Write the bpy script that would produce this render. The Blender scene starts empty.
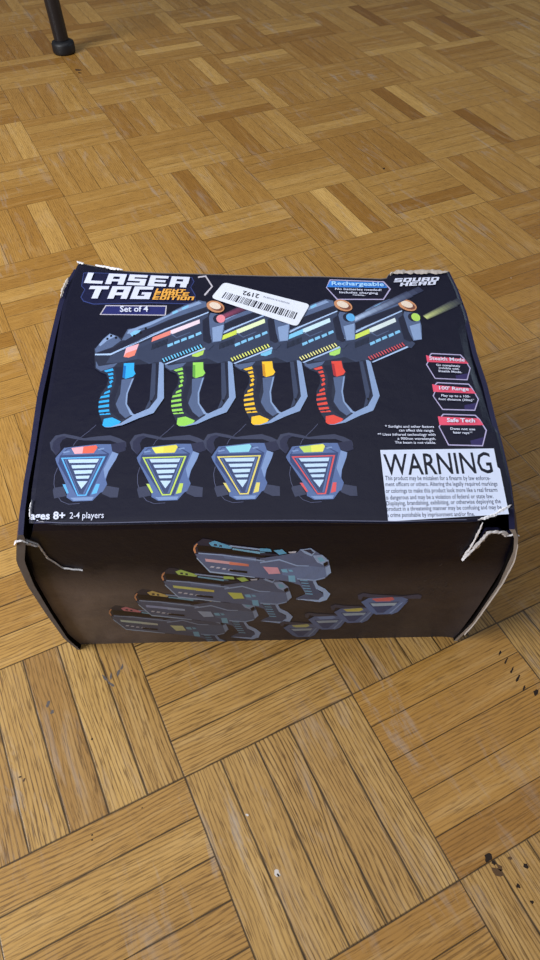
import bpy, bmesh, math, random
from mathutils import Vector, Matrix
random.seed(7)
S = bpy.context.scene
COL = S.collection

# ------------------------------------------------ camera, world, lights, exposure
cam = bpy.data.objects.new('camera', bpy.data.cameras.new('camera'))
COL.objects.link(cam)
cam.data.sensor_fit = 'VERTICAL'
cam.data.sensor_height = 36.0
cam.data.lens = 674.77 / 960 * 36
cam.data.clip_start = 0.02
cam.matrix_world = Matrix(((0.898203, 0.336049, -0.283377, -0.012782), (-0.439499, 0.699, -0.564127, -0.184136), (0.008506, 0.631245, 0.775537, 0.62289), (0.0, 0.0, 0.0, 1.0)))
S.camera = cam
S.view_settings.view_transform = 'Standard'
S.view_settings.look = 'None'
S.view_settings.gamma = 1.0
S.view_settings.exposure = 0.0

w = bpy.data.worlds.new('room_light')
S.world = w
w.use_nodes = True
w.node_tree.nodes['Background'].inputs[0].default_value = (0.82, 0.90, 1.0, 1)
w.node_tree.nodes['Background'].inputs[1].default_value = 0.12

def area_light(name, loc, aim, sx, sy, power, col):
    l = bpy.data.lights.new(name, 'AREA')
    l.shape = 'RECTANGLE'; l.size = sx; l.size_y = sy
    l.energy = power; l.color = col
    o = bpy.data.objects.new(name, l); COL.objects.link(o)
    o.location = loc
    o.rotation_euler = (Vector(aim) - Vector(loc)).to_track_quat('-Z', 'Y').to_euler()
    return o
area_light('lid_streak_light', (2.4, 1.0, 0.75), (0.4, 0.2, 0.2), 0.8, 1.2, 7, (0.62, 0.80, 1.0))  # unseen cool light added for the streak on the lid's right edge
area_light('window_light', (-1.55, 0.62, 1.3), (0.25, 0.6, 0.0), 1.2, 1.1, 75, (0.95, 0.97, 1.0))
area_light('ceiling_bounce', (0.3, 0.6, 2.4), (0.3, 0.6, 0.0), 2.6, 2.6, 22, (0.93, 0.95, 1.0))

# ------------------------------------------------ helpers
def new_mat(name, col, rough=0.5, spec=0.5):
    m = bpy.data.materials.new(name); m.use_nodes = True
    b = m.node_tree.nodes['Principled BSDF']
    b.inputs['Base Color'].default_value = (*col, 1)
    b.inputs['Roughness'].default_value = rough
    b.inputs['Specular IOR Level'].default_value = spec
    return m
def mesh_obj(name, verts, faces, mats, idx=None, parent=None, smooth=False):
    me = bpy.data.meshes.new(name)
    me.from_pydata(verts, [], faces)
    for m in mats: me.materials.append(m)
    if idx: me.polygons.foreach_set('material_index', idx)
    if smooth: me.polygons.foreach_set('use_smooth', [True] * len(me.polygons))
    me.update()
    o = bpy.data.objects.new(name, me); COL.objects.link(o)
    if parent: o.parent = parent
    return o
def lerp(a, b, t): return a + (b - a) * t
def curve(tab, x):
    """piecewise smooth interpolation through (x, y) pairs"""
    if x <= tab[0][0]: return tab[0][1]
    for (x0, y0), (x1, y1) in zip(tab, tab[1:]):
        if x <= x1: return lerp(y0, y1, (x - x0) / (x1 - x0))
    return tab[-1][1]
class Nodes:
    def __init__(self, m): self.t = m.node_tree
    def add(self, kind, **kw):
        n = self.t.nodes.new(kind)
        for k, v in kw.items(): setattr(n, k, v)
        return n
    def link(self, a, b): self.t.links.new(a, b)
    def math(self, op, a, b=None, c=None, clamp=False):
        n = self.add('ShaderNodeMath', operation=op); n.use_clamp = clamp
        for i, v in enumerate((a, b, c)):
            if v is None: continue
            if isinstance(v, (int, float)): n.inputs[i].default_value = v
            else: self.link(v, n.inputs[i])
        return n.outputs[0]
    def mix(self, f, a, b, blend='MIX'):
        n = self.add('ShaderNodeMix', data_type='RGBA', blend_type=blend)
        for s, v in ((n.inputs[0], f), (n.inputs[6], a), (n.inputs[7], b)):
            if isinstance(v, (int, float)): s.default_value = v
            elif isinstance(v, tuple): s.default_value = (*v, 1)
            else: self.link(v, s)
        return n.outputs[2]
    def noise(self, vec, scale=1, detail=3, rough=.5, dist=0):
        n = self.add('ShaderNodeTexNoise')
        n.inputs['Scale'].default_value = scale; n.inputs['Detail'].default_value = detail
        n.inputs['Roughness'].default_value = rough; n.inputs['Distortion'].default_value = dist
        self.link(vec, n.inputs['Vector']); return n.outputs[0]
    def ramp(self, f, stops):
        n = self.add('ShaderNodeValToRGB'); e = n.color_ramp.elements
        while len(e) < len(stops): e.new(0.5)
        for s, (p, c) in zip(e, stops): s.position = p; s.color = (*c, 1)
        self.link(f, n.inputs[0]); return n.outputs[0]

# ------------------------------------------------ floor: oak mosaic parquet, squares of five strips
BLK = 0.17
floor_mat = new_mat('oak_parquet', (0.4, 0.25, 0.1), 0.36, 0.25)
N = Nodes(floor_mat); bsdf = floor_mat.node_tree.nodes['Principled BSDF']
uv = N.add('ShaderNodeUVMap', uv_map='strip').outputs[0]
sep = N.add('ShaderNodeSeparateXYZ'); N.link(uv, sep.inputs[0])
al, ac = sep.outputs[0], sep.outputs[1]            # metres along / across the strip
tone = N.add('ShaderNodeAttribute', attribute_name='tone').outputs['Fac']
rnd = N.add('ShaderNodeAttribute', attribute_name='seed').outputs['Fac']
def vec(kx, ky, kz=37.0):
    c = N.add('ShaderNodeCombineXYZ')
    N.link(N.math('MULTIPLY', al, kx), c.inputs[0]); N.link(N.math('MULTIPLY', ac, ky), c.inputs[1])
    N.link(N.math('MULTIPLY', rnd, kz), c.inputs[2]); return c.outputs[0]
base = N.ramp(tone, [(0.0, (0.20, 0.078, 0.010)), (0.3, (0.34, 0.163, 0.031)), (0.55, (0.445, 0.242, 0.060)), (1.0, (0.66, 0.40, 0.12))])
worn = N.add('ShaderNodeAttribute', attribute_name='worn').outputs['Fac']
base = N.mix(N.math('MULTIPLY', worn, .62), base, N.mix(.5, base, (0.31, 0.217, 0.098)))
broad = N.noise(vec(9, 70), 1, 3, .6)
c1 = N.mix(N.math('MULTIPLY', N.math('SUBTRACT', broad, .42, clamp=True), 1.5, clamp=True), base, N.mix(.55, base, (0.20, 0.095, 0.025)))
c1 = N.mix(N.math('MULTIPLY', N.math('SUBTRACT', .46, broad, clamp=True), 1.2, clamp=True), c1, (0.60, 0.42, 0.2))
# growth rings: wavy dark lines along the strip
wob = N.noise(vec(5, 16, 53), 1, 2, .5)
ring = N.math('SINE', N.math('ADD', N.math('MULTIPLY', ac, 1750), N.math('MULTIPLY', wob, 40)))
fine = N.noise(vec(38, 900, 91), 1, 2, .6)
ringm = N.math('MULTIPLY', N.math('SUBTRACT', ring, .15, clamp=True), N.math('MULTIPLY', N.math('SUBTRACT', fine, .28, clamp=True), 3.6, clamp=True), clamp=True)
strength = N.math('MULTIPLY', N.noise(vec(3, 9, 11), 1, 1, .5), N.math('MULTIPLY_ADD', worn, 1.0, .75))
c2 = N.mix(N.math('MULTIPLY', ringm, strength, clamp=True), c1, N.mix(.9, c1, (0.06, 0.026, 0.007)))
pore = N.noise(vec(52, 820, 17), 1, 2, .62)
porem = N.math('MULTIPLY', N.math('SUBTRACT', pore, .535, clamp=True), 7.0, clamp=True)
c3 = N.mix(N.math('MULTIPLY', porem, N.math('MULTIPLY_ADD', worn, .36, .62), clamp=True), c2, N.mix(.72, c2, (0.07, 0.030, 0.008)))
# worn pale grey scuffs in the varnish, crossing the strips
geo = N.add('ShaderNodeTexCoord').outputs['Object']
mp = N.add('ShaderNodeMapping'); N.link(geo, mp.inputs[0]); mp.inputs['Rotation'].default_value = (0, 0, .35); mp.inputs['Scale'].default_value = (60, 11, 1)
scuff = N.noise(mp.outputs[0], 1, 5, .68, .6)
patch = N.noise(geo, 7.5, 2, .5)
scm = N.math('MULTIPLY', N.math('MULTIPLY', N.math('SUBTRACT', scuff, .535, clamp=True), 4.5, clamp=True), N.math('MULTIPLY', N.math('SUBTRACT', patch, .41, clamp=True), 4, clamp=True), clamp=True)
c4 = N.mix(N.math('MULTIPLY', scm, .62), c3, (0.36, 0.33, 0.31))
# dark joints between strips
wid = N.math('MULTIPLY', N.math('MULTIPLY_ADD', worn, .6, .42), N.math('MULTIPLY', N.math('ADD', N.noise(vec(30, 3, 7), 1, 2, .6), -.1), 0.0027))
edge = N.add('ShaderNodeAttribute', attribute_name='rim').outputs['Fac']
W5 = BLK / 5
dac = N.math('MINIMUM', ac, N.math('SUBTRACT', W5, ac))
dal = N.math('MINIMUM', al, N.math('SUBTRACT', BLK, al))
dd = N.math('MINIMUM', dac, dal)
joint = N.math('SUBTRACT', 1.0, N.math('DIVIDE', dd, N.math('MAXIMUM', wid, .00028)), clamp=True)
joint = N.math('POWER', joint, .45)
c5 = N.mix(N.math('MULTIPLY', joint, .93), c4, (0.010, 0.006, 0.004))
N.link(c5, bsdf.inputs['Base Color'])
rg = N.math('ADD', N.math('ADD', .30, N.math('MULTIPLY', scm, .25)), N.math('MULTIPLY', ringm, .12))
N.link(rg, bsdf.inputs['Roughness'])
bump = N.add('ShaderNodeBump'); bump.inputs['Strength'].default_value = .35; bump.inputs['Distance'].default_value = .0006
N.link(N.math('SUBTRACT', 1, N.math('ADD', N.math('MULTIPLY', joint, 1.0), N.math('MULTIPLY', ringm, .35))), bump.inputs['Height'])
N.link(bump.outputs[0], bsdf.inputs['Normal'])

TONE = {(-1,-1): (.42,.60,.28,.74,.52), (0,0): (.60,.56,.52,.46,.56), (1,0): (.40,.36,.34,.40,.20), (0,-1): (.48,.54,.42,.50,.5),
        (-1,0): (.42,.56,.42,.36,.36), (1,1): (.5,.5,.4,.4,.4), (0,1): (.30,.34,.36,.36,.36), (3,-5): (.36,.50,.95,.24,.56), (2,-6): (.56,.22,.64,.40,.42),
        (4,-5): (.54,.50,.46,.20,.60), (6,-6): (.12,.50,.56,.5,.46), (7,-9): (.40,.75,.3,.35,.1), (5,-7): (.45,.5,.15,.80,.55),
        (3,-10): (.4,.4,.85,.45,.4), (4,-11): (.4,.4,.4,.8,.4), (4,-9): (.3,.75,.5,.4,.4), (3,-9): (.4,.4,.42,.8,.35),
        (1,-6): (.50,.46,.44,.44,.60), (1,-5): (.66,.6,.5,.44,.36), (0,-4): (.44,.5,.46,.62,.5), (0,-3): (.62,.58,.5,.5,.5),
        (2,-5): (.56,.60,.34,.40,.5), (3,-6): (.40,.36,.44,.62,.62), (4,-6): (.36,.34,.32,.34,.34), (5,-5): (.52,.30,.5,.5,.5),
        (4,-4): (.6,.5,.46,.44,.5), (0,-2): (.6,.62,.5,.5,.45), (2,-4): (.40,.34,.5,.5,.4), (1,-2): (.4,.4,.4,.4,.4), (2,0): (.62,.5,.5,.5,.5),
        (2,-1): (.40,.38,.36,.36,.4), (3,-2): (.44,.40,.38,.34,.4)}
WORN = {(-1,-1): 1, (0,0): 1, (0,-1): .7, (-1,0): .6, (1,-1): .9, (2,0): .9, (1,1): .9, (0,1): .35, (1,0): .15, (-1,-2): .3, (0,-2): .2}
vs, fs, uvs, tones, seeds, worns = [], [], [], [], [], []
for bu in range(-8, 18):
    for bv in range(-22, 8):
        for i in range(5):
            t = TONE[(bu, bv)][i] if (bu, bv) in TONE else min(1, max(.08, random.gauss(.46, .12)))
            a0, a1 = i / 5, (i + 1) / 5
            if (bu + bv) % 2 == 0:
                q = [(bu + a0, bv), (bu + a0, bv + 1), (bu + a1, bv + 1), (bu + a1, bv)]
            else:
                q = [(bu, bv + a0), (bu + 1, bv + a0), (bu + 1, bv + a1), (bu, bv + a1)]
            k = len(vs)
            vs += [(x * BLK, -y * BLK, 0) for x, y in q]
            f = (k, k + 1, k + 2, k + 3)
            # keep normals up; uv follows the vertex
            u4 = [(0, 0), (BLK, 0), (BLK, W5), (0, W5)]
            ax, ay = vs[k + 1][0] - vs[k][0], vs[k + 1][1] - vs[k][1]
            bx, by = vs[k + 2][0] - vs[k + 1][0], vs[k + 2][1] - vs[k + 1][1]
            if ax * by - ay * bx < 0: f = f[::-1]; u4 = u4[::-1]
            fs.append(f); uvs += u4; worns.append(WORN.get((bu, bv), .05 if bv < -2 else .3)); tones.append(t); seeds.append(random.random())
stain_mat = new_mat('dark_stain', (0.018, 0.010, 0.006), .6, .2)
stain2_mat = new_mat('brown_stain', (0.085, 0.045, 0.02), .6, .2)
chip_mat = new_mat('pale_chip', (0.55, 0.5, 0.46), .6, .2)
grey_mat = new_mat('grey_scuff', (0.10, 0.085, 0.08), .6, .2)
midx = [0] * len(fs)
def blot(x, y, r, mi=1, sx=1.0, rot=0.0, n=11, jag=.35):
    k = len(vs); cr, sr = math.cos(rot), math.sin(rot)
    for j in range(n):
        a = -2 * math.pi * j / n; rr = r * random.uniform(1 - jag, 1 + jag)
        px, py = rr * sx * math.cos(a), -rr * math.sin(a)
        vs.append((x + px * cr - py * sr, y + px * sr + py * cr, .00012))
    fs.append(tuple(range(k, k + n))); midx.append(mi); worns.append(0); tones.append(.5); seeds.append(.5); uvs.extend([(.05, .01)] * n)
STAINS = [(0.2003,-0.1672,0.00264,1,1.3,0.3,11,0.35),(0.2025,-0.1723,0.00176,1,1,0,11,0.35),(0.2046,-0.1773,0.00176,2,1.4,-1,11,0.35),(0.2246,-0.1855,0.0019,1,1,0,11,0.35),(0.2096,-0.1939,0.00176,1,1,0,11,0.35),(0.2124,-0.2074,0.0013,1,1,0,11,0.35),(0.2013,-0.1789,0.00293,2,1.6,-0.9,11,0.35),(0.2165,-0.1752,0.00148,2,1,0,11,0.35),(0.7489,0.8644,0.00205,1,1.5,0.6,11,0.35),(0.3536,1.5751,0.00507,2,1.8,-0.9,11,0.35),(0.3529,1.5558,0.00302,1,1.5,-0.9,11,0.35),(0.3228,-0.0274,0.00084,1,4,0.5,11,0.35),(0.3228,-0.0367,0.00084,1,4,0.5,11,0.35),(0.3221,-0.0467,0.00096,1,4,0.5,11,0.35),(0.3221,-0.0557,0.00096,1,4,0.5,11,0.35),(0.3208,-0.0661,0.00096,1,3,0.5,11,0.35),(0.3286,-0.0742,0.00192,1,2,0.5,11,0.35),(0.1407,-0.1509,6e-05,1,1,0,11,0.35),(-0.0632,0.0673,0.00102,1,1,0,11,0.35),(-0.0859,-0.0089,0.00075,1,1,0,11,0.35),(-0.087,-0.0125,0.00069,1,1,0,11,0.35),(-0.0417,-0.0073,0.00058,1,1,0,11,0.35),(-0.0353,0.1176,0.00123,4,3.5,-1.2,11,0.35),(-0.032,0.1094,0.00123,4,3,-1.0,11,0.35),(-0.0226,0.117,0.00123,4,3,1.0,11,0.35),(-0.0172,0.1212,0.00123,4,2,1.0,11,0.35),(-0.0296,0.1171,0.00092,4,4,1.3,11,0.35),(-0.0908,0.1164,0.00186,4,1.6,1,11,0.35),(-0.0893,0.1074,0.00154,4,1.4,1,11,0.35),(0.0401,-0.1011,0.00196,3,1.7,-1.2,11,0.35),(0.0402,-0.1027,0.00101,4,1.4,-1.2,11,0.35),(0.0364,-0.0514,0.00091,3,1.4,-1,11,0.35),(-0.1266,0.0591,0.0009,2,2,1,11,0.35),(-0.1291,0.0631,0.0006,1,2,0,11,0.35),(0.7395,0.4739,0.00084,3,1,0,11,0.35)]
for s_ in STAINS: blot(*s_)
floor = mesh_obj('floor', vs, fs, [floor_mat, stain_mat, stain2_mat, chip_mat, grey_mat], midx)
floor['kind'] = 'structure'
me = floor.data
ul = me.uv_layers.new(name='strip')
ul.data.foreach_set('uv', [c for p in uvs for c in p])
for nm, vals in (('tone', tones), ('seed', seeds), ('worn', worns)):
    at = me.attributes.new(nm, 'FLOAT', 'FACE'); at.data.foreach_set('value', vals)

# ------------------------------------------------ the toy box (mm in its own frame: a = width, b = depth, z = height)
MM = 0.001
box = bpy.data.objects.new('toy_box', None); COL.objects.link(box)
box.location = (-0.04999, 0.15901, 0.00000); box.rotation_euler = (0, 0, math.radians(-24.5391))
box['label'] = 'black printed cardboard laser tag toy box with torn corners on the parquet floor'
box['category'] = 'box'
K = 17.0 / 331.5
def ztop(b): return 204.0 + K * b
def pm(name, col, rough=.36, spec=.3, bumpy=True):
    m = new_mat(name, col, rough, spec)
    if bumpy:
        n = Nodes(m); tc = n.add('ShaderNodeTexCoord').outputs['Object']
        h = n.math('ADD', n.noise(tc, 900, 2, .5), n.math('MULTIPLY', n.noise(tc, 45, 3, .55), 6.0))
        b = n.add('ShaderNodeBump'); b.inputs['Strength'].default_value = .22; b.inputs['Distance'].default_value = .0006
        n.link(h, b.inputs['Height']); n.link(b.outputs[0], m.node_tree.nodes['Principled BSDF'].inputs['Normal'])
    return m
def c8(r, g, b):
    f = lambda x: ((x / 255 + .055) / 1.055) ** 2.4 if x > 10 else x / 255 / 12.92
    return (f(r), f(g), f(b))
print_navy = pm('navy_print', c8(17, 17, 36))
front_navy = pm('front_navy_print', c8(20, 19, 30), .36, .2)
# floor-reflection haze painted into the lower front, stronger towards the left
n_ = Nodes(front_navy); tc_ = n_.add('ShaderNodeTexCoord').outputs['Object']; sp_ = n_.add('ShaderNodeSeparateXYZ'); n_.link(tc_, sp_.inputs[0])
haze_noise = n_.noise(tc_, 26, 5, .65, .4)
low = n_.math('SUBTRACT', 1, n_.math('MULTIPLY', n_.math('SUBTRACT', n_.math('ADD', sp_.outputs[2], n_.math('MULTIPLY', haze_noise, .05)), .125), 22, clamp=True), clamp=True)
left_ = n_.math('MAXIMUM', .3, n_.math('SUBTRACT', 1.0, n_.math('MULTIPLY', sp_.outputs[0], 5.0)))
haze_mask = n_.math('MULTIPLY', n_.math('MULTIPLY', low, left_), n_.math('MULTIPLY_ADD', haze_noise, 1.0, .2), clamp=True)
n_.link(n_.mix(n_.math('MULTIPLY', haze_mask, .8), c8(15, 16, 33), c8(150, 134, 126)), front_navy.node_tree.nodes['Principled BSDF'].inputs['Base Color'])
side_navy = pm('side_navy_print', c8(32, 32, 60))  # navy lightened: light on the side strip put into the colour
card = pm('torn_cardboard', c8(178, 168, 160), .85, .1)
card_dark = pm('inner_cardboard', c8(112, 104, 100), .9, .1)
white_card = pm('torn_white_paper', c8(226, 224, 228), .85, .1)
core_mat = pm('inside_shade', c8(16, 13, 13), .9, .05)  # shade inside the box put into a near-black colour
PAL = {
 'gdark': (42, 47, 66), 'gmid': (84, 99, 132), 'gmid2': (58, 67, 92), 'glite': (134, 156, 194), 'gshade': (34, 37, 56), 'gcyan': (128, 190, 228),
 'gline': (170, 195, 232), 'navy': (18, 18, 38), 'navyb': (18, 17, 38), 'black': (14, 14, 22), 'ringo': (196, 138, 100), 'ringd': (120, 74, 60), 'ringi': (226, 208, 190),
 'strap': (60, 64, 86), 'strap2': (44, 46, 70), 'tmid': (88, 108, 154), 'tlite': (124, 147, 190), 'tdark': (58, 72, 114), 'tshade': (60, 72, 108), 'tbar': (190, 214, 240),
 'white': (212, 216, 236), 'whiteish': (190, 185, 195), 'logoline': (52, 64, 118), 'logob': (24, 26, 58), 'orange': (232, 168, 74), 'setblue': (40, 44, 104),
 'badgeline': (176, 168, 205), 'pinkband': (226, 84, 112), 'blueband': (60, 130, 214), 'bluetext': (170, 215, 250), 'purple': (52, 44, 92),
 'beam1': (40, 44, 62), 'beam2': (84, 94, 88), 'beam3': (150, 165, 110), 'beamb1': (44, 50, 78), 'beamb2': (82, 98, 136), 'ink': (22, 24, 38), 'ink2': (44, 52, 82),
 'gbody': (54, 62, 86), 'fmid': (74, 85, 114), 'wire': (84, 88, 116), 'scuffw': (150, 148, 156)}
MATS = {}
def mat_of(rgb):
    rgb = tuple(int(x) for x in rgb)
    if rgb not in MATS: MATS[rgb] = pm('print_ink_%02x%02x%02x' % rgb, c8(*rgb))
    return MATS[rgb]

class Sheet:
    """a printed sheet: collects flat ink shapes, each a hair above the one before"""
    def __init__(self, fn): self.fn = fn; self.v = []; self.f = []; self.i = []; self.m = []; self.h = .05
    def mi(self, m):
        if m not in self.m: self.m.append(m)
        return self.m.index(m)
    def poly(self, pts, m, up=True):
        k = len(self.v); n = len(pts)
        s = sum(pts[j][0] * pts[(j + 1) % n][1] - pts[(j + 1) % n][0] * pts[j][1] for j in range(n))
        if s < 0: pts = pts[::-1]
        self.v += [self.fn(x, y, self.h) for x, y in pts]
        self.f.append(tuple(range(k, k + n))); self.i.append(self.mi(m)); self.h += .002
    def tri(self, verts2, faces, m):
        k = len(self.v); self.v += [self.fn(x, y, self.h) for x, y in verts2]
        for f in faces: self.f.append(tuple(k + j for j in f)); self.i.append(self.mi(m))
        self.h += .002
    def line(self, pts, wd, m, closed=False):
        n = len(pts); L, R = [], []
        for j in range(n):
            p0 = Vector(pts[(j - 1) % n] if closed or j else pts[0]); p1 = Vector(pts[(j + 1) % n] if closed or j < n - 1 else pts[-1])
            d = (p1 - p0).normalized(); q = Vector(pts[j]); nn = Vector((-d.y, d.x)) * wd / 2
            L.append(tuple(q + nn)); R.append(tuple(q - nn))
        faces = []
        for j in range(n if closed else n - 1):
            a, b = j, (j + 1) % n; faces.append((n + a, n + b, b, a))
        self.tri(L + R, faces, m)
def on_top(a, b, h): return (a * MM, b * MM, (ztop(b) + h) * MM)
FB = 4.0
def on_front(a, z, h): return (a * MM, (FB - h) * MM, z * MM)

# lettering -------------------------------------------------------------
_cache = {}
def font_mesh(s, bold):
    if (s, bold) in _cache: return _cache[(s, bold)]
    c = bpy.data.curves.new('lettering', 'FONT'); c.body = s; c.size = 1; c.offset = bold; c.resolution_u = 2
    o = bpy.data.objects.new('lettering', c); COL.objects.link(o)
    dg = bpy.context.evaluated_depsgraph_get(); ev = o.evaluated_get(dg); m = ev.to_mesh()
    V = [(v.co.x, v.co.y) for v in m.vertices]; F = [tuple(p.vertices) for p in m.polygons]
    ev.to_mesh_clear(); bpy.data.objects.remove(o); bpy.data.curves.remove(c)
    _cache[(s, bold)] = (V, F); return V, F
CAP = max(y for x, y in font_mesh('H', 0)[0])
BL_ = {'L': [(0,0,.32,1),(0,0,1,.26)], 'A': [(0,0,.32,1),(.68,0,1,1),(0,.74,1,1),(.3,.28,1,.5)], 'S': [(0,.76,1,1),(0,.4,.32,1),(0,.4,1,.62),(.68,0,1,.6),(0,0,1,.24)],
 'E': [(0,0,.32,1),(0,.76,1,1),(0,.4,.9,.6),(0,0,1,.24)], 'R': [(0,0,.32,1),(0,.76,1,1),(.68,.42,1,1),(0,.34,1,.54),(.6,0,.95,.36)], 'T': [(0,.74,1,1),(.34,0,.66,1)],
 'G': [(0,0,.32,1),(0,.76,1,1),(0,0,1,.24),(.68,0,1,.52),(.5,.36,1,.54)], 'I': [(0,0,.34,1)], 'H': [(0,0,.32,1),(.68,0,1,1),(0,.4,1,.6)],
 'F': [(0,0,.32,1),(0,.76,1,1),(0,.38,.9,.6)], 'O': [(0,0,.32,1),(.68,0,1,1),(0,.76,1,1),(0,0,1,.24)], 'C': [(0,0,.32,1),(0,.76,1,1),(0,0,1,.24)],
 'D': [(0,0,.32,1),(.7,.1,1,.9),(0,.76,.88,1),(0,0,.88,.24)], 'N': [(0,0,.32,1),(.68,0,1,1),(0,.74,1,1)], 'Q': [(0,0,.32,1),(.68,0,1,1),(0,.76,1,1),(0,0,1,.24),(.6,-.12,.85,.3)],
 'U': [(0,0,.32,1),(.68,0,1,1),(0,0,1,.24)]}
def block_mesh(s):
    V, F, x = [], [], 0
    for ch in s:
        for x0, y0, x1, y1 in BL_[ch]:
            k = len(V); V += [(x + x0, y0), (x + x1, y0), (x + x1, y1), (x + x0, y1)]; F.append((k, k + 1, k + 2, k + 3))
        x += (.34 if ch == 'I' else 1) + .16
    return V, F
def put_text(sheet, kind, s, m, bold, p0, p1, p2):
    if kind == 'block': V, F = block_mesh(s); cap = 1
    else: V, F = font_mesh(s, bold); cap = CAP
    x0 = min(v[0] for v in V); x1 = max(v[0] for v in V)
    R = (p1[0] - p0[0], p1[1] - p0[1]); U = (p2[0] - p0[0], p2[1] - p0[1])
    pts = []
    for x, y in V:
        a = (x - x0) / (x1 - x0); t = y / cap
        pts.append((p0[0] + R[0] * a + U[0] * t, p0[1] + R[1] * a + U[1] * t))
    if kind == 'block':
        for f in F: sheet.poly([pts[j] for j in f], m)
    else: sheet.tri(pts, F, m)

def coords(curve_pts, n):
    """resample a polyline to n+1 points"""
    d = [0]
    for p, q in zip(curve_pts, curve_pts[1:]): d.append(d[-1] + math.dist(p, q))
    o = []
    for i in range(n + 1):
        s = d[-1] * i / n; j = 0
        while j < len(d) - 2 and d[j + 1] < s: j += 1
        t = (s - d[j]) / (d[j + 1] - d[j]); o.append(tuple(lerp(x, y, t) for x, y in zip(curve_pts[j], curve_pts[j + 1])))
    return o
def slab(name, grid, back, mats, parent, extra=None):
    """outer surface grid[i][j], inner surface back[i][j]; mats: face, inner, rim"""
    ni, nj = len(grid), len(grid[0]); V = []; F = []; I = []
    for g_ in (grid, back):
        for row in g_: V += [tuple(c * MM for c in p) for p in row]
    id_ = lambda s, i, j: s * ni * nj + i * nj + j
    for i in range(ni - 1):
        for j in range(nj - 1):
            F.append((id_(0, i, j), id_(0, i + 1, j), id_(0, i + 1, j + 1), id_(0, i, j + 1))); I.append(0)
            F.append((id_(1, i, j), id_(1, i, j + 1), id_(1, i + 1, j + 1), id_(1, i + 1, j))); I.append(1)
    for i in range(ni - 1):
        for j in (0, nj - 1):
            q = (id_(0, i, j), id_(1, i, j), id_(1, i + 1, j), id_(0, i + 1, j)); F.append(q if j == 0 else q[::-1]); I.append(2)
    for j in range(nj - 1):
        for i in (0, ni - 1):
            q = (id_(0, i, j), id_(0, i, j + 1), id_(1, i, j + 1), id_(1, i, j)); F.append(q if i == 0 else q[::-1]); I.append(3 if i == 0 else 4)
    if extra:
        k = len(V); V += extra.v; F += [tuple(k + x for x in f) for f in extra.f]
        I += [5 + x for x in extra.i]; mats = list(mats) + extra.m
    return mesh_obj(name, V, F, mats, I, parent)

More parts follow.
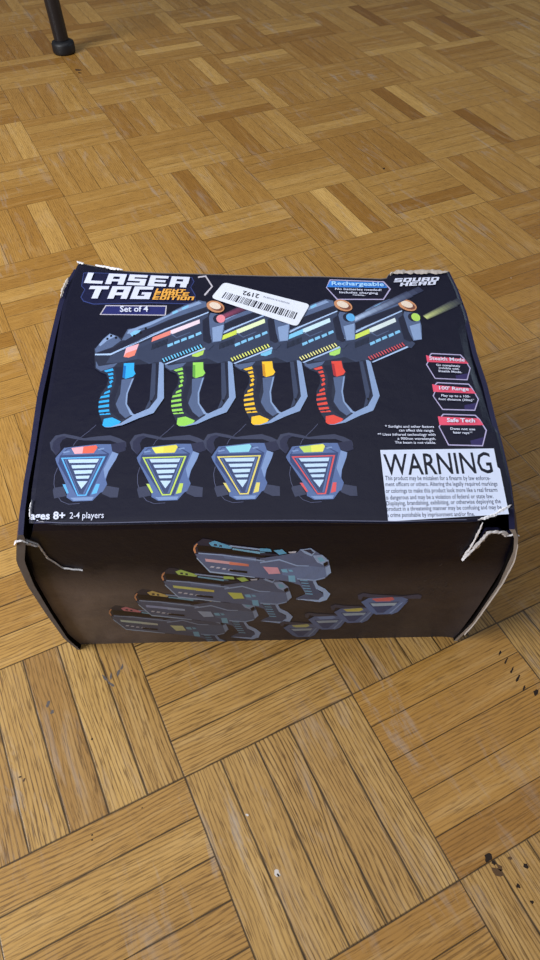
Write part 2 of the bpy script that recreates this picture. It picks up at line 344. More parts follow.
# outlines and printed shapes, in mm on the panel they are printed on
SMX = (337.7,97.1)
BEAMS = [(2,(273.0,230.4),(359.9,285.3),(178,200,232)),(3,(344.4,233.7),(390.2,263.0),(196,204,130)),(0,(147.8,236.6),(192.9,265.8),(150,70,96))]
G = [('gdark',[(30.5,195.9),(34.6,168.9),(39.8,164.1),(45.5,161.2),(48.1,155.6),(47.7,147.5),(43.7,137.7),(42.8,127.2),(45.0,113.5),(50.8,99.3),(57.7,98.9),(66.1,101.5),(79.2,108.7),(91.3,114.4),(99.0,131.5),(96.0,177.4),(68.7,181.6)]),('gmid',[(32.1,193.9),(35.4,169.8),(40.3,165.4),(51.0,170.5),(53.9,175.2),(53.0,189.7)]),('gshade',[(51.7,170.5),(59.1,170.3),(61.2,155.4),(58.4,144.6),(56.5,132.2),(58.5,120.1),(67.9,108.1),(63.0,107.4),(54.4,116.7),(51.3,130.6),(54.3,146.5),(55.3,155.5)]),('gmid',[(60.0,154.5),(70.4,156.2),(66.3,137.3),(66.9,125.1),(73.1,113.0),(67.8,108.9),(62.2,114.9),(57.9,125.2),(60.5,137.4)]),('glite',[(69.1,155.3),(70.6,156.2),(67.0,137.3),(67.5,125.1),(73.7,113.9),(78.9,111.3),(75.2,110.5),(71.5,113.1),(66.2,125.1),(65.7,137.3)]),('navy',[(70.1,173.0),(85.5,174.1),(86.7,130.0),(82.9,116.6),(76.3,112.5),(73.3,115.1),(68.0,125.1),(67.3,137.3),(70.2,150.7),(71.4,158.0)]),('gmid2',[(85.4,174.7),(89.4,174.6),(90.9,136.9),(86.9,122.2),(82.9,116.2),(86.7,130.0)]),('gshade',[(88.8,174.6),(92.1,174.6),(92.2,154.9),(92.3,135.1),(87.5,122.1),(90.9,136.9)]),('glite',[(91.7,176.5),(95.8,175.4),(99.0,131.5),(91.3,114.4),(79.2,108.7),(66.1,101.2),(56.4,98.9),(51.5,99.0),(64.1,103.2),(75.0,112.7),(87.1,119.9),(93.2,131.6),(92.4,154.9)]),('$0',[(49.3,101.5),(49.7,108.4),(56.4,110.0),(64.5,105.2),(62.9,102.4),(56.4,99.4),(51.2,99.5)]),('$0',[(42.9,165.9),(50.5,169.0),(51.6,165.8),(45.1,164.0)]),('$0',[(46.7,162.1),(51.2,163.4),(52.1,160.7),(48.0,159.7)]),('$0',[(48.3,157.5),(51.7,158.7),(52.7,155.6),(49.2,155.1)]),('$0',[(49.2,152.0),(51.3,154.3),(52.8,152.5),(50.5,149.2)]),('$0',[(48.5,146.6),(51.5,148.7),(52.4,146.1),(49.0,143.9)]),('$0',[(46.7,139.4),(50.9,142.0),(51.6,139.3),(46.4,136.8)]),('$0',[(44.1,134.5),(51.2,136.7),(51.5,133.7),(43.5,132.1)]),('$0',[(43.1,129.0),(51.6,130.6),(51.9,127.9),(43.2,126.4)]),('$0',[(43.3,123.4),(52.2,125.3),(52.5,122.2),(43.6,120.8)]),('$0',[(44.1,118.3),(52.9,119.3),(53.4,116.8),(44.7,115.7)]),('$0',[(45.2,114.0),(54.0,115.1),(54.8,113.4),(46.1,112.7)]),('black',[(48.8,116.0),(50.0,116.5),(50.7,114.3),(49.5,113.8)]),('black',[(87.2,129.1),(88.9,129.0),(89.3,126.8),(87.8,126.5)]),('$0',[(60.4,157.3),(59.9,175.1),(69.2,175.5),(69.7,166.4),(71.6,161.7),(69.5,158.0),(63.2,155.4)]),('$0d',[(60.4,157.3),(59.9,172.2),(62.2,171.8),(62.9,155.8)]),('gdark',[(32.8,181.3),(31.7,192.0),(37.3,207.8),(42.6,215.3),(50.0,211.7),(54.5,208.6),(58.8,220.8),(64.9,222.4),(71.6,226.9),(78.3,231.0),(79.2,227.8),(99.3,245.8),(110.4,254.4),(120.3,258.7),(126.1,261.3),(132.7,259.6),(136.1,240.9),(137.9,197.2),(132.5,194.9),(96.9,173.0),(93.3,176.4),(82.4,178.5),(68.8,180.7),(53.2,175.2),(37.6,171.6)]),('gmid2',[(46.8,184.9),(98.9,217.1),(81.9,211.2),(133.9,242.0),(136.5,197.3),(122.9,193.5),(93.2,178.4),(82.8,173.8),(72.8,180.6),(55.8,176.1),(43.8,175.3)]),('gbody',[(70.2,194.3),(99.2,212.0),(84.1,201.1),(127.3,227.1),(133.4,234.5),(135.1,199.3),(93.3,176.4),(84.7,175.6),(71.5,180.6)]),('gmid',[(31.4,193.9),(37.3,207.8),(42.7,214.9),(50.0,211.3),(54.4,205.5),(46.8,196.3),(32.7,189.0)]),('glite',[(34.1,199.8),(38.0,207.6),(42.7,214.5),(48.6,211.3),(41.7,205.7),(35.7,197.8)]),('gmid',[(54.8,205.5),(58.8,220.8),(64.9,222.4),(70.9,225.9),(97.4,242.5),(99.3,245.8),(110.4,254.4),(124.6,262.0),(131.7,259.6),(132.5,252.3),(97.2,233.9),(79.7,222.2),(72.3,218.6),(58.2,205.5)]),('glite',[(58.7,214.6),(59.9,219.8),(65.7,222.0),(97.4,241.4),(99.4,244.0),(110.5,252.6),(124.6,260.4),(127.7,257.5),(106.5,245.7),(79.4,225.7),(70.6,221.7),(62.9,214.6)]),('gcyan',[(61.5,214.6),(65.3,218.7),(71.5,219.6),(69.7,215.5),(64.0,210.5)]),('gcyan',[(99.4,244.7),(104.2,247.9),(105.1,244.6),(100.3,241.4)]),('gcyan',[(108.4,251.1),(114.7,255.4),(115.1,252.1),(109.3,247.8)]),('gshade',[(32.8,188.6),(48.3,195.6),(57.6,204.9),(72.3,218.1),(98.0,232.4),(97.2,233.3),(132.5,250.8),(134.1,245.3),(80.3,214.3),(98.5,224.4),(46.3,189.2),(33.0,186.7)]),('gline',[(32.3,187.8),(46.4,188.0),(98.5,223.8),(80.4,212.7),(134.5,244.8),(134.7,243.1),(80.6,210.6),(98.7,221.5),(46.7,185.7),(32.6,185.9)]),('black',[(40.2,209.2),(41.8,209.4),(42.6,207.1),(41.2,206.0),(40.3,207.0)]),('black',[(43.2,213.2),(44.8,213.4),(45.6,211.2),(44.2,210.0),(43.3,211.0)]),('black',[(48.0,210.5),(49.7,210.7),(50.5,208.4),(49.1,207.2),(48.1,208.3)]),('black',[(74.7,223.1),(76.4,223.3),(77.1,221.0),(75.7,219.8),(74.7,220.8)]),('black',[(70.6,216.9),(72.3,217.1),(73.0,214.8),(71.6,213.6),(70.7,214.7)]),('black',[(64.7,212.9),(66.3,213.1),(67.1,210.8),(65.7,209.6),(64.8,210.7)]),('$1',[(82.6,202.9),(83.2,209.0),(105.0,221.8),(105.3,215.6)]),('$1b',[(99.9,212.4),(99.5,218.6),(126.3,233.9),(126.8,228.2)]),('$2',[(58.8,183.7),(60.1,195.3),(71.3,200.7),(70.1,193.3),(61.3,188.2)]),('$2b',[(58.8,183.2),(60.6,188.2),(70.1,193.3),(68.6,185.1),(63.5,182.3)]),('black',[(83.4,192.1),(84.0,200.1),(84.5,200.5),(83.9,192.1)]),('black',[(84.6,192.7),(85.2,200.7),(85.7,201.1),(85.1,192.7)]),('black',[(85.8,193.4),(86.4,201.3),(86.9,201.7),(86.3,193.4)]),('black',[(86.9,194.0),(87.6,201.9),(88.1,202.3),(87.5,194.0)]),('black',[(88.1,194.6),(88.8,202.6),(89.3,203.0),(88.7,194.6)]),('black',[(89.3,195.2),(90.0,203.2),(90.5,203.6),(89.9,195.2)]),('black',[(90.5,195.8),(91.2,203.8),(91.7,204.2),(91.0,195.8)]),('black',[(91.7,196.4),(92.4,204.4),(92.9,204.8),(92.2,196.4)]),('black',[(92.9,197.1),(93.6,205.1),(94.1,205.5),(93.4,197.0)]),('black',[(94.1,197.7),(94.8,205.7),(95.3,206.1),(94.6,197.7)]),('black',[(95.3,198.3),(96.0,206.3),(96.5,206.7),(95.8,198.3)]),('black',[(96.5,198.9),(97.2,207.0),(97.7,207.4),(97.0,198.9)]),('gmid',[(98.4,214.0),(101.2,214.0),(105.7,208.8),(117.9,215.8),(118.2,215.0),(105.7,207.6)]),('gcyan',[(97.7,198.9),(102.5,201.6),(103.2,198.4),(98.2,195.3)]),('gcyan',[(103.7,202.6),(108.5,205.3),(109.2,202.1),(104.2,199.0)]),('gcyan',[(110.0,206.1),(114.8,208.9),(115.5,205.6),(110.4,202.5)]),('gcyan',[(116.7,209.7),(121.6,212.5),(122.3,209.2),(117.2,206.0)]),('gcyan',[(123.3,213.7),(128.2,216.5),(128.9,213.2),(123.7,210.0)]),('gshade',[(93.2,178.4),(129.6,199.4),(130.4,194.4),(96.2,173.5)]),('$3',[(94.0,180.3),(94.9,181.0),(97.1,176.8),(96.1,176.0)]),('$3',[(96.5,181.6),(97.4,182.4),(99.6,178.1),(98.6,177.4)]),('$3',[(99.1,183.0),(100.0,183.7),(102.1,179.5),(101.1,178.7)]),('$3',[(101.6,184.3),(102.5,185.1),(104.7,180.8),(103.6,180.0)]),('$3',[(104.2,185.7),(105.1,186.5),(107.2,182.1),(106.2,181.4)]),('$3',[(106.7,187.1),(107.6,187.8),(109.8,183.5),(108.7,182.7)]),('$3',[(109.3,188.4),(110.2,189.2),(112.3,184.9),(111.3,184.1)]),('$3',[(111.9,189.8),(112.8,190.6),(114.9,186.2),(113.9,185.5)]),('$3',[(114.5,191.2),(115.4,192.0),(117.5,187.6),(116.4,186.8)]),('$3',[(117.0,192.6),(118.0,193.3),(120.1,189.0),(119.0,188.2)]),('$3',[(119.6,193.9),(120.6,194.7),(122.7,190.3),(121.6,189.6)]),('$3',[(122.2,195.3),(123.2,196.1),(125.3,191.7),(124.2,190.9)]),('$3',[(124.8,196.7),(125.8,197.5),(127.9,193.1),(126.8,192.3)]),('$3',[(127.5,198.1),(128.4,198.9),(130.5,194.5),(129.4,193.7)]),('gline',[(96.6,173.5),(133.9,194.9),(134.5,192.9),(98.0,172.7)]),('gshade',[(129.2,232.4),(135.4,238.7),(137.8,213.4),(137.9,198.2),(130.8,203.4)]),('gmid',[(135.2,237.7),(136.7,243.0),(149.7,239.6),(150.3,221.5),(147.7,202.7),(139.2,200.8),(136.9,213.5)]),('glite',[(138.7,221.7),(149.6,225.7),(147.5,203.1),(139.9,202.2)]),('gmid2',[(131.3,196.3),(137.8,200.8),(140.7,197.6),(136.0,190.9),(133.3,192.3)]),('ringo',[(149.8,248.3),(148.8,245.8),(146.9,244.1),(144.3,243.3),(141.3,243.6),(138.3,245.0),(135.7,247.2),(133.6,250.0),(132.5,253.1),(132.4,256.1),(133.4,258.6),(135.3,260.4),(137.9,261.2),(141.0,260.8),(144.0,259.5),(146.7,257.2),(148.7,254.4),(149.8,251.3)]),('ringd',[(148.5,248.5),(147.8,247.0),(146.5,245.9),(144.7,245.5),(142.6,245.8),(140.4,246.8),(138.5,248.3),(137.1,250.1),(136.2,252.1),(136.1,254.0),(136.8,255.6),(138.1,256.7),(140.0,257.1),(142.1,256.8),(144.2,255.8),(146.2,254.3),(147.6,252.4),(148.4,250.4)]),('ringi',[(146.4,251.0),(145.8,249.6),(144.6,248.6),(143.0,248.2),(141.0,248.5),(139.1,249.4),(137.4,250.7),(136.0,252.4),(135.3,254.3),(135.2,256.0),(135.8,257.5),(137.0,258.5),(138.7,258.8),(140.6,258.6),(142.6,257.7),(144.3,256.3),(145.6,254.6),(146.4,252.7)]),('gshade',[(149.5,234.2),(149.2,232.1),(148.4,230.1),(147.0,228.7),(145.4,228.0),(143.6,228.0),(141.9,228.8),(140.5,230.3),(139.6,232.2),(139.2,234.4),(139.5,236.6),(140.4,238.5),(141.7,239.9),(143.4,240.7),(145.2,240.7),(146.9,239.9),(148.2,238.4),(149.2,236.4)]),('$4',[(150.9,234.2),(150.7,232.2),(150.0,230.5),(148.9,229.3),(147.5,228.6),(146.0,228.6),(144.6,229.3),(143.5,230.6),(142.7,232.4),(142.4,234.3),(142.6,236.3),(143.3,238.1),(144.4,239.3),(145.8,240.0),(147.3,240.0),(148.7,239.3),(149.9,238.0),(150.7,236.2)])]
goff = [(0.0,0.0),(62.4,0.1),(125.3,0.5),(188.7,0.2)]
TG = [('strap',[(15.4,70.4),(10.1,76.7),(8.0,83.8),(11.4,91.4),(18.5,93.2),(28.7,90.6),(35.2,88.1),(46.0,89.8),(56.9,90.9),(64.6,87.6),(70.9,83.5),(71.5,77.9),(62.7,82.8),(57.5,85.3),(46.5,85.5),(35.5,85.7),(27.9,87.4),(21.5,89.1),(18.2,86.8),(16.5,82.1),(18.1,75.8)]),('strap2',[(15.4,70.4),(11.0,77.5),(10.7,84.6),(14.2,89.3),(18.8,90.8),(21.5,89.1),(18.0,86.5),(16.3,81.8),(18.1,75.8)]),('strap2',[(58.0,81.3),(70.5,83.9),(71.4,74.5),(66.2,72.1),(61.3,73.5)]),('strap',[(18.3,35.6),(18.8,37.8),(26.2,39.1),(29.9,29.8),(20.7,27.6)]),('strap',[(56.3,34.9),(59.8,39.1),(70.0,36.8),(69.8,27.6),(64.0,27.7),(57.3,31.3)]),('tmid',[(15.2,67.4),(20.8,78.1),(47.0,81.5),(58.6,81.3),(60.7,73.5),(65.8,71.1),(64.5,65.7),(59.9,53.8),(58.6,45.0),(60.2,40.6),(57.6,33.5),(55.5,32.1),(50.6,24.9),(35.8,24.5),(30.1,28.4),(30.0,32.6),(25.3,41.2),(27.6,41.2),(16.5,63.6)]),('tlite',[(60.7,73.5),(65.8,71.1),(64.5,65.7),(59.9,53.8),(57.9,45.7),(55.6,55.3),(58.5,65.8)]),('tdark',[(18.5,69.6),(23.3,77.3),(46.6,79.6),(58.5,71.2),(55.2,58.3),(47.7,29.4),(37.9,29.6),(18.5,62.0)]),('tmid',[(19.8,70.4),(23.7,76.5),(46.1,78.7),(56.7,71.2)]),('$0',[(19.7,67.8),(55.6,68.6),(45.2,29.8),(38.3,29.6)]),('tdark',[(21.6,66.5),(53.8,67.3),(44.2,30.9),(38.8,30.9)]),('tmid',[(22.9,65.9),(52.7,66.5),(43.8,31.6),(39.1,31.7)]),('tshade',[(24.2,65.2),(51.3,66.0),(42.3,31.6),(39.5,32.1)]),('tbar',[(25.7,65.7),(50.7,66.0),(49.6,62.3),(27.4,62.3)]),('tbar',[(29.2,60.0),(48.7,60.2),(47.9,57.0),(30.7,56.7)]),('tbar',[(31.9,54.6),(47.0,54.9),(46.3,51.5),(33.4,51.1)]),('tbar',[(34.1,49.1),(45.4,49.3),(44.7,46.4),(35.3,46.3)]),('tbar',[(35.9,43.9),(44.5,43.8),(40.5,36.4)]),('$1',[(26.6,77.8),(36.4,79.1),(36.4,71.9),(30.2,71.7)]),('$1b',[(36.4,79.1),(46.5,80.4),(48.0,78.1),(45.7,72.2),(36.4,71.9)]),('tlite',[(20.5,73.9),(25.5,74.9),(26.0,73.6),(21.0,72.5)]),('tlite',[(48.6,76.5),(53.3,77.5),(53.9,76.2),(49.2,75.2)]),('$0',[(48.9,30.8),(51.5,41.0),(54.4,41.0),(53.1,32.1)]),('$0',[(25.1,41.0),(27.4,40.9),(31.2,32.6),(29.9,31.9)]),('tlite',[(33.0,28.0),(51.3,28.5),(50.0,25.5),(36.3,25.2)])]
toff = [(0.0,0.0),(65.9,-0.8),(126.6,-1.1),(187.4,-2.2)]
TW = [[(43.7,102.5),(39.0,96.1),(34.7,91.3),(29.5,85.0),(27.7,80.3)],[(18.6,57.5),(17.4,50.1),(18.3,41.4),(21.0,32.8),(26.6,24.9),(32.8,22.0),(41.2,22.6)]]
M = [('logoline',[(5.0,308.2),(12.8,308.8),(76.7,303.6),(116.5,299.5),(119.0,292.3),(116.0,283.5),(120.9,271.4),(121.4,259.5),(119.3,256.9),(77.8,259.5),(21.5,258.2),(11.2,262.7),(7.4,269.5),(9.7,281.5),(5.7,286.8)]),('logob',[(5.8,307.1),(13.0,307.7),(76.8,302.5),(115.8,298.4),(118.1,292.3),(115.2,282.9),(120.1,271.0),(120.5,260.5),(118.8,258.2),(77.7,260.8),(21.4,259.6),(11.7,264.1),(8.3,269.5),(10.6,281.5),(6.5,287.1)]),('whiteish',[(29.5,243.0),(33.6,257.1),(93.5,255.6),(93.4,240.8)]),('setblue',[(30.8,244.0),(34.4,255.7),(92.5,254.2),(92.2,242.1)]),('badgeline',[(334.8,170.2),(340.4,178.8),(339.8,181.7),(342.1,185.0),(369.3,182.6),(371.7,177.3),(374.9,164.8),(368.9,149.5),(339.9,151.8)]),('navyb',[(335.9,170.0),(340.8,178.0),(340.9,181.7),(342.6,183.6),(368.4,181.5),(370.9,176.3),(373.9,164.6),(368.4,150.6),(340.6,152.9)]),('purple',[(359.3,155.6),(371.3,158.2),(368.4,150.6),(359.2,151.5)]),('pinkband',[(336.8,182.3),(340.4,180.7),(371.3,176.7),(374.2,170.5),(336.5,173.4)]),('badgeline',[(334.3,130.9),(338.4,139.4),(337.8,144.0),(341.1,147.6),(369.3,145.3),(371.5,139.8),(374.4,126.4),(368.2,112.9),(339.9,114.4)]),('navyb',[(335.3,130.7),(339.2,139.1),(339.0,144.0),(341.6,146.3),(368.6,144.0),(370.7,138.9),(373.3,126.2),(367.8,114.1),(340.6,115.6)]),('purple',[(360.3,119.6),(371.2,122.0),(367.8,114.1),(359.3,114.8)]),('pinkband',[(336.3,145.3),(339.8,143.9),(370.2,139.8),(373.2,133.1),(335.8,135.9)]),('badgeline',[(333.3,95.5),(337.8,102.9),(337.3,107.1),(339.7,110.0),(367.6,108.3),(370.4,103.2),(373.7,90.7),(366.6,73.4),(337.8,74.9)]),('navyb',[(334.3,95.3),(338.6,102.1),(338.5,106.8),(340.2,108.8),(366.9,107.1),(369.5,102.4),(372.5,90.5),(366.2,74.7),(338.6,76.0)]),('purple',[(357.3,79.7),(369.6,83.4),(366.2,74.7),(357.1,75.4)]),('pinkband',[(334.7,107.2),(338.5,106.6),(369.3,104.1),(372.2,96.5),(334.5,97.2)]),('badgeline',[(251.7,280.7),(256.4,294.0),(311.4,290.2),(317.1,277.9),(307.7,261.2),(261.1,261.9)]),('navyb',[(252.9,280.7),(257.3,292.5),(310.4,288.7),(315.4,277.9),(307.2,262.7),(261.9,263.4)]),('blueband',[(252.5,281.8),(256.7,291.7),(310.3,287.9),(313.8,280.6),(313.2,279.8)]),('whiteish',[(122.3,300.6),(130.4,302.1),(138.0,284.4),(130.4,269.7),(129.3,272.0),(136.3,284.4),(129.8,299.7),(122.4,298.2)])]
X = [('top', 'block', 'LASER', 'white', 0, (8.1, 290.3),(112.1, 281.5),(10.3, 307.0)),('top', 'block', 'TAG', 'white', 0, (12.2, 266.4),(75.7, 264.2),(15.4, 285.6)),('top', 'block', 'LIGHT', 'orange', 0, (80.6, 275.0),(109.8, 273.2),(82.0, 280.5)),('top', 'block', 'FORCE', 'orange', 0, (79.7, 269.2),(114.0, 268.7),(80.6, 274.7)),('top', 'block', 'EDITION', 'orange', 0, (78.6, 263.5),(119.1, 261.9),(79.7, 268.9)),('top', 'font', 'Set of 4', 'white', 0.02, (48.8, 245.7),(76.1, 245.6),(48.2, 253.9)),('top', 'font', 'Rechargeable', 'bluetext', 0.02, (257.5, 283.6),(310.2, 281.0),(258.0, 289.4)),('top', 'font', 'No batteries needed!', 'white', 0.02, (260.3, 276.0),(306.8, 273.5),(260.6, 279.0)),('top', 'font', 'Includes charging', 'white', 0.02, (264.2, 270.7),(302.6, 268.7),(264.5, 273.7)),('top', 'font', 'cable.', 'white', 0.02, (277.1, 267.2),(289.8, 265.9),(277.3, 269.1)),('top', 'block', 'SQUAD', 'white', 0, (320.8, 287.0),(366.6, 288.7),(323.3, 293.2)),('top', 'block', 'HERO', 'white', 0, (326.0, 280.4),(362.6, 282.6),(328.0, 286.1)),('top', 'font', 'Stealth Mode', 'white', 0.02, (338.6, 174.9),(370.6, 171.9),(339.1, 179.2)),('top', 'font', 'Go completely', 'white', 0.02, (343.4, 167.0),(365.2, 164.9),(343.7, 169.5)),('top', 'font', 'invisible with', 'white', 0.02, (345.2, 163.2),(363.3, 161.2),(345.5, 165.6)),('top', 'font', 'Stealth Mode.', 'white', 0.02, (344.1, 159.2),(365.3, 157.2),(344.4, 161.7)),('top', 'font', "100' Range", 'white', 0.02, (341.1, 137.4),(367.1, 135.4),(341.5, 141.4)),('top', 'font', 'Play up to a 100-', 'white', 0.02, (341.4, 129.0),(366.7, 127.2),(341.7, 131.5)),('top', 'font', 'foot distance (30m)*', 'white', 0.02, (338.3, 124.9),(369.3, 122.8),(338.6, 127.3)),('top', 'font', 'Safe Tech', 'white', 0.03, (341.0, 99.5),(365.0, 98.6),(341.5, 103.7)),('top', 'font', 'Does not use', 'white', 0.02, (342.4, 90.9),(363.2, 89.7),(342.7, 93.4)),('top', 'font', 'laser rays**', 'white', 0.02, (344.0, 86.8),(360.4, 85.6),(344.3, 89.3)),('top', 'font', '* Sunlight and other factors', 'white', 0.015, (287.4, 94.2),(328.8, 93.1),(287.8, 96.8)),('top', 'font', 'can affect this range.', 'white', 0.015, (298.6, 89.7),(328.1, 88.9),(299.0, 92.4)),('top', 'font', '** Uses infrared technology with', 'white', 0.015, (280.1, 85.5),(328.6, 84.4),(280.4, 88.1)),('top', 'font', 'a 900nm wavelength.', 'white', 0.015, (296.1, 80.8),(328.3, 79.9),(296.5, 83.3)),('top', 'font', 'The beam is not visible.', 'white', 0.015, (293.4, 76.7),(327.6, 75.7),(293.7, 79.2)),('top', 'font', 'ages 8+', 'white', 0.03, (6.1, 7.7),(32.5, 7.6),(5.2, 14.3)),('top', 'font', '2-4 players', 'white', 0.005, (35.8, 8.0),(61.6, 7.9),(35.3, 13.5)),('label', 'font', 'WARNING', 'ink', 0.01, (281.0, 44.4),(368.7, 45.0),(282.1, 65.3)),('label', 'font', 'This product may be mistaken for a firearm by law enforce-', 'ink2', 0.012, (280.6, 39.4),(364.8, 37.8),(280.9, 43.6)),('label', 'font', 'ment officers or others. Altering the legally required markings', 'ink2', 0.012, (280.1, 33.5),(369.2, 32.3),(280.4, 37.5)),('label', 'font', 'or colorings to make this product look more like a real firearm', 'ink2', 0.012, (279.5, 27.0),(367.8, 26.4),(279.8, 31.1)),('label', 'font', 'is dangerous and may be a violation of federal or state law.', 'ink2', 0.012, (278.9, 20.7),(363.2, 20.4),(279.2, 24.7)),('label', 'font', 'Displaying, brandishing, exhibiting, or otherwise deploying the', 'ink2', 0.012, (278.4, 15.2),(368.0, 15.6),(278.7, 19.1)),('label', 'font', 'product in a threatening manner may be confusing and may be', 'ink2', 0.012, (278.1, 10.1),(367.4, 10.1),(278.4, 13.9)),('label', 'font', 'a crime punishable by imprisonment and/or fine.', 'ink2', 0.012, (277.6, 4.5),(345.1, 4.2),(277.9, 8.3)),('sticker', 'font', '2192', 'ink', 0.02, (184.6, 269.3),(168.5, 275.3),(183.4, 263.4))]
warn = [(280.4,70.1),(374.6,70.0),(373.2,50.8),(374.8,48.8),(371.8,5.4),(277.9,0.5)]
st = [(148.9,289.3),(233.9,253.7),(219.5,221.5),(136.4,265.0)]
bars = [(150.9,273.8),(222.3,241.0),(146.8,264.8),(218.6,231.4)]
dash = [(188.7,267.0),(214.3,256.0),(188.1,264.8),(213.9,254.0)]
FG = [('gshade',[(127.7,174.0),(135.3,182.1),(139.9,180.9),(155.9,173.1),(184.3,165.7),(184.4,118.4),(175.5,121.2),(138.0,131.0),(128.5,153.3),(126.3,164.4)]),('fmid',[(127.8,159.9),(149.3,159.2),(184.3,148.0),(184.4,120.9),(175.5,121.7),(138.1,131.4),(128.8,154.4)]),('fmid',[(180.2,151.5),(196.0,155.5),(210.4,159.4),(212.6,164.2),(221.5,165.6),(231.3,154.3),(237.5,145.1),(240.4,128.5),(237.5,120.2),(227.6,115.6),(226.5,111.9),(230.5,99.0),(238.5,88.2),(233.8,78.9),(212.1,83.8),(221.0,91.5),(215.1,107.3),(204.5,113.9),(180.1,121.0)]),('gmid',[(198.9,134.8),(221.2,138.7),(233.8,135.9),(239.6,126.2),(236.3,119.5),(227.6,115.6),(212.0,118.6),(199.1,125.2)]),('glite',[(225.8,113.2),(228.3,114.3),(230.7,106.7),(237.7,100.0),(243.0,90.6),(240.5,80.0),(234.0,76.1),(212.1,82.5),(220.1,83.5),(232.3,81.7),(237.3,86.9),(236.2,93.5),(229.8,100.3)]),('gmid2',[(212.1,117.4),(225.7,114.4),(229.1,100.3),(237.0,90.9),(233.0,80.3),(213.4,83.2),(221.7,91.5),(217.8,104.6)]),('gcyan',[(214.7,116.1),(221.2,115.1),(221.5,113.8),(215.0,114.8)]),('gcyan',[(215.8,111.5),(222.3,110.5),(222.6,109.3),(216.1,110.3)]),('gcyan',[(216.9,106.9),(223.5,105.9),(223.8,104.6),(217.2,105.7)]),('gcyan',[(218.0,102.3),(224.6,101.3),(225.0,100.0),(218.3,101.0)]),('gcyan',[(219.2,97.6),(225.8,96.6),(226.1,95.2),(219.5,96.3)]),('gcyan',[(220.3,92.8),(227.0,91.8),(227.3,90.4),(220.6,91.5)]),('gcyan',[(204.2,123.8),(209.9,123.6),(211.0,112.5),(205.1,113.9)]),('$0',[(139.5,175.7),(144.4,178.7),(154.7,172.0),(158.1,169.8),(156.8,166.6),(141.6,170.8)]),('gshade',[(143.6,174.1),(145.9,174.0),(145.8,171.1),(143.4,171.6)]),('gshade',[(147.8,172.7),(150.0,172.2),(149.8,169.6),(147.7,170.1)]),('glite',[(155.9,172.0),(184.3,165.1),(184.3,162.9),(155.8,169.9)]),('gcyan',[(158.1,167.7),(184.3,160.3),(184.3,157.0),(158.0,165.5)]),('black',[(129.9,172.8),(139.3,171.5),(158.0,165.5),(184.3,155.9),(184.3,152.5),(156.6,159.0),(130.5,164.2)]),('gmid',[(149.3,158.1),(177.0,152.8),(177.0,147.1),(151.5,152.5)]),('$0',[(180.2,166.9),(188.6,165.6),(189.8,161.2),(180.2,162.2)]),('$0',[(191.0,163.4),(198.2,164.6),(202.0,158.6),(196.0,156.6)]),('white',[(203.1,160.8),(209.7,161.7),(209.2,159.0),(204.4,158.5)]),('glite',[(212.6,163.7),(221.5,165.6),(225.5,160.0),(222.8,153.5),(216.5,158.1)]),('gshade',[(215.1,163.0),(221.0,164.1),(224.3,159.0),(222.6,156.8)]),('glite',[(223.4,154.6),(231.2,155.4),(237.4,146.2),(233.6,139.4),(227.7,144.2)]),('gcyan',[(227.3,151.1),(230.9,152.1),(234.3,146.3),(230.2,144.2)]),('black',[(232.8,141.8),(236.2,145.6),(237.3,140.4),(234.4,137.0)]),('glite',[(235.1,135.8),(238.6,139.2),(240.8,127.3),(237.4,121.4)]),('$1',[(135.1,153.0),(154.9,147.8),(170.8,143.2),(170.7,139.7),(135.4,148.5)]),('$1b',[(154.9,147.4),(170.8,143.2),(170.7,139.7),(154.7,143.0)]),('$2',[(182.6,138.8),(195.1,137.2),(197.5,127.2),(187.7,126.8)]),('gcyan',[(197.6,134.3),(202.6,134.2),(204.1,128.6),(199.0,129.5)]),('gcyan',[(203.9,133.6),(207.1,133.1),(208.4,130.1),(205.3,129.8)]),('white',[(138.2,139.2),(139.5,141.5),(142.3,140.7),(141.3,138.6)]),('white',[(143.0,137.6),(144.4,139.9),(147.2,139.1),(146.2,137.1)]),('white',[(147.9,135.8),(149.2,138.1),(152.0,137.3),(151.1,135.2)]),('white',[(153.0,134.2),(154.4,136.5),(157.2,135.7),(156.3,133.6)]),('white',[(158.3,132.4),(159.7,134.7),(162.5,133.9),(161.6,131.8)]),('glite',[(130.3,162.1),(149.3,158.8),(184.3,148.4),(184.3,146.6),(149.2,157.0),(130.2,160.3)]),('glite',[(180.2,146.3),(196.1,150.3),(211.2,140.4),(221.1,139.4),(221.2,138.0),(211.2,138.5),(196.1,148.0),(180.2,144.2)]),('glite',[(212.0,119.1),(227.5,116.1),(236.2,120.0),(236.4,118.2),(227.6,114.1),(212.1,117.1)]),('black',[(154.5,135.8),(169.3,132.2),(169.3,128.7),(154.3,132.5)]),('gshade',[(180.2,160.4),(194.7,157.7),(194.8,155.1),(180.2,156.4)]),('ringo',[(127.7,171.8),(130.1,175.4),(130.7,174.5),(128.2,168.6),(128.5,162.1),(127.4,161.1),(126.5,166.5)]),('gline',[(128.6,155.0),(129.4,153.2),(138.2,133.3),(154.2,129.2),(175.5,122.4),(175.5,121.2),(137.8,131.0),(128.2,153.3)])]
foff = [(0.0,0.0),(-30.5,-42.2),(-58.3,-76.2),(-85.7,-103.9)]
fs_ = [1,0.985,0.965,0.95]
fgo = (127.2,166.9)
